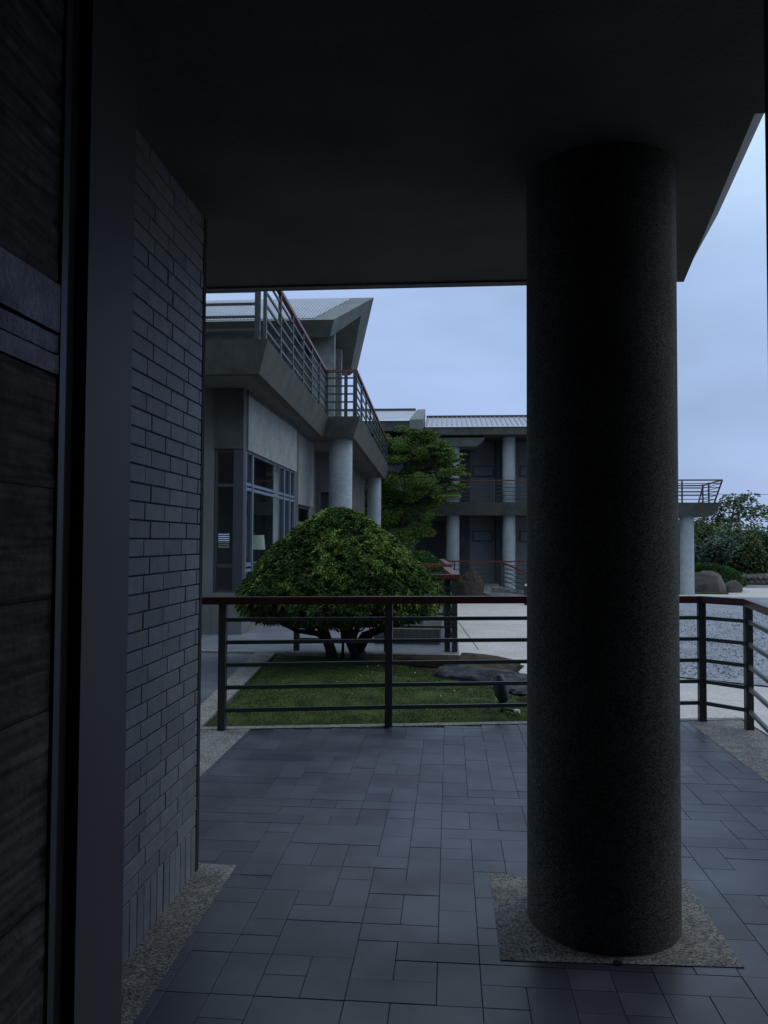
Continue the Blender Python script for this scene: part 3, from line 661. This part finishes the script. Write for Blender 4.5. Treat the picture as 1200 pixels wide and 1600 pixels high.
# table lamp in the room
t = empty('table_lamp', (-3.60, 14.9, .75), 'pale paper table lamp standing behind the big side window', 'lamp')
MB().tube([(-3.60, 14.9, 1.33), (-3.60, 14.9, 1.60)], [.125, .10], 20, cap=False).build('lamp_shade', M['shade'], t)
MB().tube([(-3.60, 14.9, .762), (-3.60, 14.9, 1.40)], .018, 8).build('stem', M['black'], t)
t = empty('side_table', (-3.62, 14.9, 0), 'small dark table carrying the lamp behind the side window', 'table')
MB().box(-3.95, -3.45, 14.6, 15.2, .72, .76).build('tabletop', M['door'], t)
for dx in (-3.93, -3.52):
    for dy in (14.62, 15.13): MB().box(dx, dx+.05, dy, dy+.05, .013, .719).build('leg', M['door'], t)

# balcony railings
BR = 1.12
pp = [(-9, 11.42, ST), (-3.05, 11.42, ST)]
railing('balcony_railing', 'balcony railing front run above the left veranda, facing the lawn', [(-6, 11.42, ST), (-2.80, 11.42, ST)], [(-6, 11.42, ST), (-4.5, 11.42, ST), (-2.81, 11.42, ST)], mrail=M['rail'], height=BR, pw=.075, rh=.036)
side = [(-2.70, 11.42, ST), (-2.93, 18.62, ST)]
ps = [Vector(side[0]).lerp(Vector(side[1]), k/6) for k in range(7)]
railing('balcony_railing', 'long balcony railing receding along the left building with red handrail', side, ps, mrail=M['rail_far'], height=BR, pw=.05, rh=.034)
railing('balcony_railing', 'short balcony railing on the projecting corner above the first veranda column', [(-2.93, 18.64, ST), (-2.20, 18.64, ST)], [(-2.90, 18.64, ST), (-2.45, 18.64, ST), (-2.24, 18.64, ST)], mrail=M['rail'], height=BR, pw=.075, rh=.036)
side = [(-2.21, 18.66, ST), (-2.52, 31.9, ST)]
ps = [Vector(side[0]).lerp(Vector(side[1]), k/9) for k in range(10)]
railing('balcony_railing', 'farthest balcony railing on the left building, running behind the maple', side, ps, mrail=M['rail_far'], height=BR, pw=.05, rh=.034)

# ================================================================ FAR BUILDING
FB = empty('far_building', (3, 36, -.5), 'grey two storey building with columns and metal roof across the court', 'building')
FZ0, FZ1 = 2.66, 3.22
MB().prism([(-5, 35.4), (11.25, 35.4), (11.4, 38.6), (-5, 38.6)], FZ0, FZ1, [(-5, 35.2), (11.6, 35.2), (11.8, 38.8), (-5, 38.8)]).build('balcony_slab', M['concrete_dark'], FB)
for x in (.15, 2.63, 5.1, 7.6): MB().tube([(x, 36, -.76), (x, 36, FZ0-.003)], .285, 28, cap=False).build('column', M['column'], FB)
MB().tube([(10.34, 36, -.77), (10.34, 36, FZ0-.003)], .30, 28, cap=False).build('column', M['column'], FB)
for x in (.15, 2.63, 5.1): MB().tube([(x, 36, FZ1+.003), (x, 36, 6.15)], .285, 28, cap=False).build('column', M['column'], FB)
MB().box(-5, 8, 37.7, 38.5, -.76, FZ0-.003).build('wall', M['far_wall'], FB)
MB().box(-5, 7, 37.7, 38.5, FZ1+.003, 6.3).build('wall', M['far_wall'], FB)
for z0, z1 in ((-.76, FZ0-.004), (FZ1+.004, 6.2)):
    for x0, x1 in ((.45, .92), (2.12, 2.45), (4.6, 4.95)): MB().box(x0, x1, 37.1, 37.69, z0, z1).build('pier', M['far_dark'], FB)  # dark colour stands in for the shade of recesses
    MB().box(-1.6, -.2, 37.64, 37.69, z0, z1-.2).build('opening_shade', M['far_dark'], FB)  # dark sheet on the wall, painted shade of a void
for z0 in (1.5, 4.55):
    for x0 in (1.08, 3.25, 5.4):
        f = MB(); zb = z0; f.box(x0, x0+.95, 37.60, 37.69, zb, zb+.06).box(x0, x0+.95, 37.60, 37.69, zb+.44, zb+.5).box(x0, x0+.06, 37.60, 37.69, zb+.0605, zb+.4395).box(x0+.89, x0+.95, 37.60, 37.69, zb+.0605, zb+.4395)
        w = f.build('window', M['frame_dark'], FB); MB().box(x0+.061, x0+.889, 37.65, 37.68, zb+.061, zb+.439).build('pane', M['far_wall'], w)
MB().prism([(-3, 35.5), (1.2, 35.5), (1.2, 38), (-3, 38)], 5.72, 6.08, [(-3, 35.3), (1.55, 35.3), (1.55, 38), (-3, 38)]).build('canopy', M['plaster'], FB)
# roofs
MB().box(-1.1, 8, 34.9, 39.2, 6.16, 6.50).build('eave_fascia', M['concrete_dark'], FB)
sh = MB().add([(-1.1, 34.82, 6.52), (8, 34.82, 6.52), (8, 37.6, 7.32), (-1.1, 37.6, 7.32)], [(0, 1, 2, 3)]).build('roof_sheet', M['roof'], FB)
MB().box(-1.1, 8, 37.55, 37.75, 7.25, 7.42).build('ridge_cap', M['frame_dark'], FB)
sm = MB(); x = -1.0
while x < 7.9: sm.bar((x, 34.83, 6.545), (x, 37.58, 7.345), .03, .04); x += .22
tag(sm.build('roof_seams', M['roof_seam'], FB), kind='stuff')
MB().box(-8, -1.18, 34.6, 39, 6.3, 6.74).build('eave_fascia', M['concrete_dark'], FB)
MB().add([(-8, 34.5, 6.76), (-1.75, 34.5, 6.76), (-1.5, 37.3, 7.62), (-8, 37.3, 7.62)], [(0, 1, 2, 3)]).build('roof_sheet', M['roof'], FB)
MB().add([(-1.75, 34.5, 6.77), (-1.15, 34.45, 6.77), (-1.15, 37.3, 7.68), (-1.5, 37.3, 7.68), (-1.75, 34.5, 6.2), (-1.15, 34.45, 6.2), (-1.15, 37.3, 6.2), (-1.5, 37.3, 6.2)],
         [(0, 1, 2, 3), (7, 6, 5, 4), (0, 4, 5, 1), (1, 5, 6, 2), (2, 6, 7, 3), (3, 7, 4, 0)]).build('verge', M['coping'], FB)
MB().box(-8, -1.6, 37.25, 37.4, 7.55, 7.72).build('ridge_cap', M['frame_dark'], FB)
# upper railing
railing('terrace_railing', 'upper floor railing of the far building between the columns', [(-2, 35.45, FZ1), (9, 35.45, FZ1)], [(x, 35.45, FZ1) for x in (-1, .45, 1.95, 3.05, 4.6, 6.2, 7.7)], height=1.0, pw=.06, rh=.03, mrail=M['rail'])
railing('terrace_railing', 'outward leaning railing at the open end of the far terrace', [(9.01, 35.45, FZ1), (11.35, 35.45, FZ1), (11.6, 38.6, FZ1), (9.0, 38.7, FZ1)],
        [(10.0, 35.45, FZ1), (11.35, 35.45, FZ1), (11.42, 36.4, FZ1), (11.5, 37.5, FZ1), (11.6, 38.6, FZ1), (10.4, 38.66, FZ1), (9.3, 38.7, FZ1)],
        lean=[(0, -.1, 0), (.28, -.15, 0), (.28, .1, 0), (0, .1, 0)], height=1.0, pw=.06, rh=.03)

# raised walk, stone ramp and its railings in front of the far building
t = empty('stone_ramp', (1.5, 33, -.7), 'stone faced ramp and steps in front of the far building', 'ramp')
MB().prism([(-1.5, 33.6), (2.1, 33.6), (2.1, 35.6), (-1.5, 35.6)], -.76, -.35).build('platform', M['far_stone'], t)
MB().add([(.9, 31.6, -.74), (3.6, 31.6, -.74), (3.6, 33.59, -.74), (.9, 33.59, -.34), (2.1, 33.59, -.34), (1.6, 32.6, -.45), (.75, 33.59, -.74)], [(0, 1, 4, 5), (1, 2, 4), (0, 5, 3, 6), (5, 4, 3)]).build('ramp_face', M['far_stone'], t)
for k in range(6): MB().box(1.75+k*.33, 2.08+k*.33, 32.3, 33.5, -.76, -.36-k*.062).build('step', M['far_stone'], t)
railing('ramp_railing', 'level red topped railing in front of the far ground floor', [(-1.4, 33.7, -.35), (2.15, 33.7, -.35), (6.5, 33.7, -.35)], [(x, 33.7, -.35) for x in (-1.3, .2, 2.15, 3.6, 5.0)], height=1.05, pw=.05, rh=.028, mrail=M['rail'])
railing('ramp_railing', 'sloping red topped railing following the steps down to the court', [(2.1, 32.2, -.36), (3.5, 31.4, -.95)], [(2.15, 32.2, -.36), (3.3, 31.5, -.88)], height=1.05, pw=.05, rh=.028, mrail=M['rail'])
# bollard lamp
t = empty('bollard_lamp', (2.56, 27.3, -.63), 'dark bollard lamp with a small pale lens by the driveway', 'lamp')
MB().box(2.50, 2.62, 27.24, 27.36, -.63, -.02).build('post', M['black'], t)
MB().box(2.47, 2.65, 27.21, 27.39, -.019, .12).build('lamp_head', M['black'], t)
MB().box(2.515, 2.605, 27.20, 27.209, .02, .09).build('lens', M['white'], t)

# ================================================================ TREES
def clump_tree(name, label, base, trunk, clumps, m, L_, W_, n, cat='tree', group=None, thick=.12, dens=None, flat=.45, trunkmat=None, droop=.25, branches=True):
    t = empty(name, base, label, cat, group)
    MB().tube(trunk, [thick*(1-.6*i/(len(trunk)-1))*(1.5 if i == 0 else 1) for i in range(len(trunk))], 10, wob=.3).build('trunk', trunkmat or M['bark'], t)
    P, D = [], []; tot = sum(c[3]*c[4]*c[5] for c in clumps)**1.0
    br = MB()
    for (x, y, z, rx, ry, rz) in clumps:
        c = Vector((x, y, z)); a = min(trunk, key=lambda q: (Vector(q)-c).length); a = Vector(a)
        if branches: br.tube([a, a.lerp(c, .5)+Vector((0, 0, .08)), c], [thick*.3, thick*.2, thick*.07], 6)
        k = int(n*(rx*ry*rz)**(2/3)/sum((q[3]*q[4]*q[5])**(2/3) for q in clumps))
        for _ in range(k):
            v = Vector((rnd.gauss(0, 1), rnd.gauss(0, 1), rnd.gauss(0, 1))).normalized()*rnd.random()**.42
            q = Vector((x+v.x*rx, y+v.y*ry, z+v.z*rz))
            s_ = noise.noise(q*2.3/max(.4, flat*2))
            if s_ < -.12 and rnd.random() < .75: continue
            q += Vector((noise.noise(q*1.7), noise.noise(q*1.7+Vector((9, 0, 0))), noise.noise(q*1.7+Vector((0, 9, 0)))*.5))*.35*min(rx, 1)
            P.append(q); D.append((v.x*.6+rnd.uniform(-1, 1), v.y*.6+rnd.uniform(-1, 1), rnd.uniform(-.5, .7)*flat*1.6))
    if br.v: br.build('branches', trunkmat or M['bark'], t)
    leafmesh('crown', P, D, L_, W_, m, t, droop)
    return t
# japanese maple in front of the far building
mc = []
r2 = random.Random(21)
for (x, z, rx) in ((-2.6, 5.55, .7), (-1.8, 5.75, .6), (-1.1, 5.45, .6), (-.5, 5.1, .5), (-.05, 4.75, .38), (-2.4, 4.8, .9), (-1.4, 4.7, .9), (-.6, 4.4, .6), (-.15, 4.15, .35), (-2.2, 3.9, .9), (-1.2, 3.8, .85), (-.6, 3.5, .42),
                   (-2.3, 3.0, .9), (-1.5, 2.9, .7), (-.85, 2.85, .35), (-2.7, 2.2, .7), (-2.0, 2.1, .5), (-3.1, 3.8, .8), (-3.1, 2.9, .8), (-3.0, 4.7, .7), (-1.2, 2.2, .6), (-1.8, 1.6, .7), (-2.6, 1.4, .7)):
    for q_ in range(3):
        mc.append((x+r2.uniform(-.3, .3)*rx, 33+r2.uniform(-.9, .9), z+r2.uniform(-.35, .35), rx*r2.uniform(.55, .95), rx*.8, r2.uniform(.2, .38)))
for k in range(60):        # feathery outer sprays
    f_ = r2.random(); xs = np.interp(f_, [0, .25, .5, .7, 1], [-1.9, -.9, .15, .35, -.6]); zs_ = np.interp(f_, [0, .25, .5, .7, 1], [6.1, 5.75, 4.95, 4.1, 2.8])
    mc.append((xs+r2.uniform(-.25, .35), 32.8+r2.uniform(-.8, .8), zs_+r2.uniform(-.25, .12), r2.uniform(.2, .42), .3, .05))
clump_tree('maple_tree', 'light green japanese maple with feathery crown before the far building', (-2.1, 33.2, -.7),
           [(-2.1, 33.2, -.7), (-2.1, 33.2, .6), (-2.0, 33.1, 1.8), (-1.9, 33, 3.0), (-1.8, 33, 4.2), (-1.9, 33, 5.2)], mc, M['maple_leaf'], .095, .034, 110000, thick=.12, flat=.25)
# root flare / stump mound
t = rock('root_mound', (.78, 30.3, -.62), (.50, .45, 1.0), M['root'], None, 0, 31); tag(t, 'reddish brown root mound right of the red handrail corner', 'stump')
rock('edging_rock', (1.35, 30.6, -.70), (.5, .4, .32), M['rock'], 'brown rock at the foot of the stump mound', .4, 33)
# small round hedge
def hedge(name, label, c, s, m, n, L_=.06, W_=.03, cat='hedge'):
    t = empty(name, (c[0], c[1], c[2]-s[2]), label, cat); P, D = [], []
    for _ in range(n):
        v = Vector((rnd.gauss(0, 1), rnd.gauss(0, 1), abs(rnd.gauss(0, 1))-.35)).normalized(); k = rnd.uniform(.88, 1.03)*(1+.06*noise.noise(v*4+Vector(c)))
        P.append((c[0]+v.x*s[0]*k, c[1]+v.y*s[1]*k, c[2]+v.z*s[2]*k)); D.append(v+Vector((rnd.uniform(-.8, .8), rnd.uniform(-.8, .8), rnd.uniform(-.8, .8))))
    leafmesh('foliage', P, D, L_, W_, m, t)
    MB().tube([(c[0], c[1], c[2]-s[2]), (c[0], c[1], c[2]+s[2]*.3)], [.06, .03], 8).build('trunk', M['bark'], t)
    return t
hedge('round_shrub', 'small dark green rounded shrub peeking out right of the domed bush', (-.70, 18.0, .62), (.62, .6, .62), M['hedge'], 16000)
hedge('moss_shrub', 'bright green low clipped shrub behind the boulder', (11.9, 39.6, -.15), (1.9, 1.2, .62), M['hedge'], 22000, .12, .05)
hedge('moss_shrub', 'low green mound shrub between the boulder and dry stone wall', (13.9, 43.5, -.55), (1.5, 1.2, .55), M['hedge'], 12000, .12, .05)
# boulders
rock('boulder', (11.75, 37.6, -.45), (.98, .8, .78), M['boulder'], 'large rounded grey brown boulder beside the far terrace column', .2, 41)
rock('boulder', (12.85, 37.9, -.62), (.45, .5, .42), M['boulder'], 'smaller boulder touching the right side of the large one', .5, 43)
rock('boulder', (16.9, 45.4, -.5), (1.0, .6, .42), M['boulder'], 'flat boulder at the right end of the dry stone wall', .1, 47)
t = empty('dry_stone_wall', (15, 45, -.75), 'low dry stone wall edging the far garden', 'wall')
for k in range(26):
    for r_ in range(2):
        rock('stone', (13.6+k*.3+r_*.15, 45.0+rnd.uniform(-.05, .05), -.62+r_*.24), (.17, .17, .13), M['boulder'], None, rnd.uniform(0, 3), k+r_*50, sub=2, parent=t)
# background trees on the right
G = 'garden trees beyond the gravel court'
def blob(cx, cy, cz_, w, h, n, s, r_):
    return [(cx+r_.uniform(-w, w), cy+r_.uniform(-1.5, 1.5), cz_+r_.uniform(-h, h), s*r_.uniform(.7, 1.2), s*r_.uniform(.7, 1.2), s*r_.uniform(.45, .8)) for _ in range(n)]
q = random.Random(5)
clump_tree('garden_tree', 'broad dense dark tree at the right edge beyond the court', (17.4, 50, -.8), [(17.4, 50, -.8), (17.2, 50, 0), (16.9, 50, 1.2), (17.3, 50, 2.2)],
           blob(17.6, 50, 1.3, 2.6, 1.0, 26, 1.2, q), M['tree_leaf'], .22, .12, 26000, group=G)
clump_tree('garden_tree', 'bluish green low tree with a dark leaning trunk behind the boulder', (14.3, 46.5, -.8), [(14.3, 46.5, -.8), (14.6, 46.5, .0), (15.1, 46.5, .9), (15.9, 46.5, 1.6)],
           blob(14.4, 47.5, .9, 2.0, .75, 18, .9, q), M['tree_leaf_blue'], .20, .10, 20000, group=G, thick=.2)
clump_tree('garden_tree', 'green feathery tree immediately right of the far terrace column', (12.2, 48, -.8), [(12.2, 48, -.8), (12.3, 48, .8), (12.4, 48, 2.4)],
           [(12.6, 48, 2.7, .8, .8, .7), (12.2, 48, 1.9, 1.0, .9, .8), (13.1, 48, 1.6, 1.0, .9, .7), (13.9, 48, 1.6, .7, .7, .5), (12.3, 48, .9, 1.2, 1, .8), (13.3, 48, .5, 1.1, 1, .7), (11.2, 48, 2.2, .8, .8, 1.0), (11, 48, .9, 1, 1, 1)], M['tree_leaf'], .17, .10, 13000, group=G)
clump_tree('garden_tree', 'tall sparse tree whose open top shows sky above the dense trees', (18.3, 54, -.8), [(18.3, 54, -.8), (18.2, 54, 1.5), (18.4, 54, 3.0), (18.6, 54, 4.4)],
           [(17.0, 54, 3.1, .7, .6, .4), (17.8, 54, 3.8, .7, .7, .5), (18.6, 54, 4.3, .8, .7, .5), (19.3, 54, 3.6, .8, .7, .6), (18.3, 54, 3.0, 1.1, .9, .6), (16.2, 54, 2.9, .5, .5, .3), (17.2, 54, 2.5, 1.0, .8, .4), (16.2, 54, 2.2, .8, .6, .4), (19.6, 54, 4.4, .6, .6, .4), (20.4, 54, 3.4, .9, .8, .6)], M['tree_leaf'], .24, .13, 2600, group=G, thick=.1)
# trees behind the left building and far building
clump_tree('courtyard_tree', 'dark tree glimpsed between the two left veranda columns', (-3.6, 38.5, -.8), [(-3.6, 33.6, -.8), (-3.6, 33.6, 1), (-3.7, 33.6, 3)],
           blob(-3.9, 34.0, 2.4, .9, 1.3, 12, .8, q), M['tree_leaf'], .15, .08, 12000)
# distant wood
P, D = [], []
for _ in range(60000):
    x = rnd.uniform(-8, 60); y = 62+rnd.uniform(0, 8); hmax = 2.3+1.0*noise.noise(Vector((x*.18, 0, 3)))+.6*noise.noise(Vector((x*.7, 0, 7)))
    P.append((x, y, -1+rnd.random()**.6*(hmax+1))); D.append((rnd.uniform(-1, 1), rnd.uniform(-1, 1), rnd.uniform(-.5, 1)))
tag(leafmesh('distant_wood', P, D, .5, .3, M['tree_leaf_blue']), 'far dark belt of woodland beyond the garden', 'woodland', kind='stuff')
# overhead wires far behind the garden
for k, zz_ in enumerate((4.6, 5.9)):
    b = MB(); b.tube([(-20+i*5, 75, zz_+.35*((i-11)/11)**2) for i in range(23)], .02, 4)
    tag(b.build('overhead_wire', M['black']), ('lower' if k == 0 else 'upper')+' thin overhead wire crossing the sky behind the far garden', 'wire')
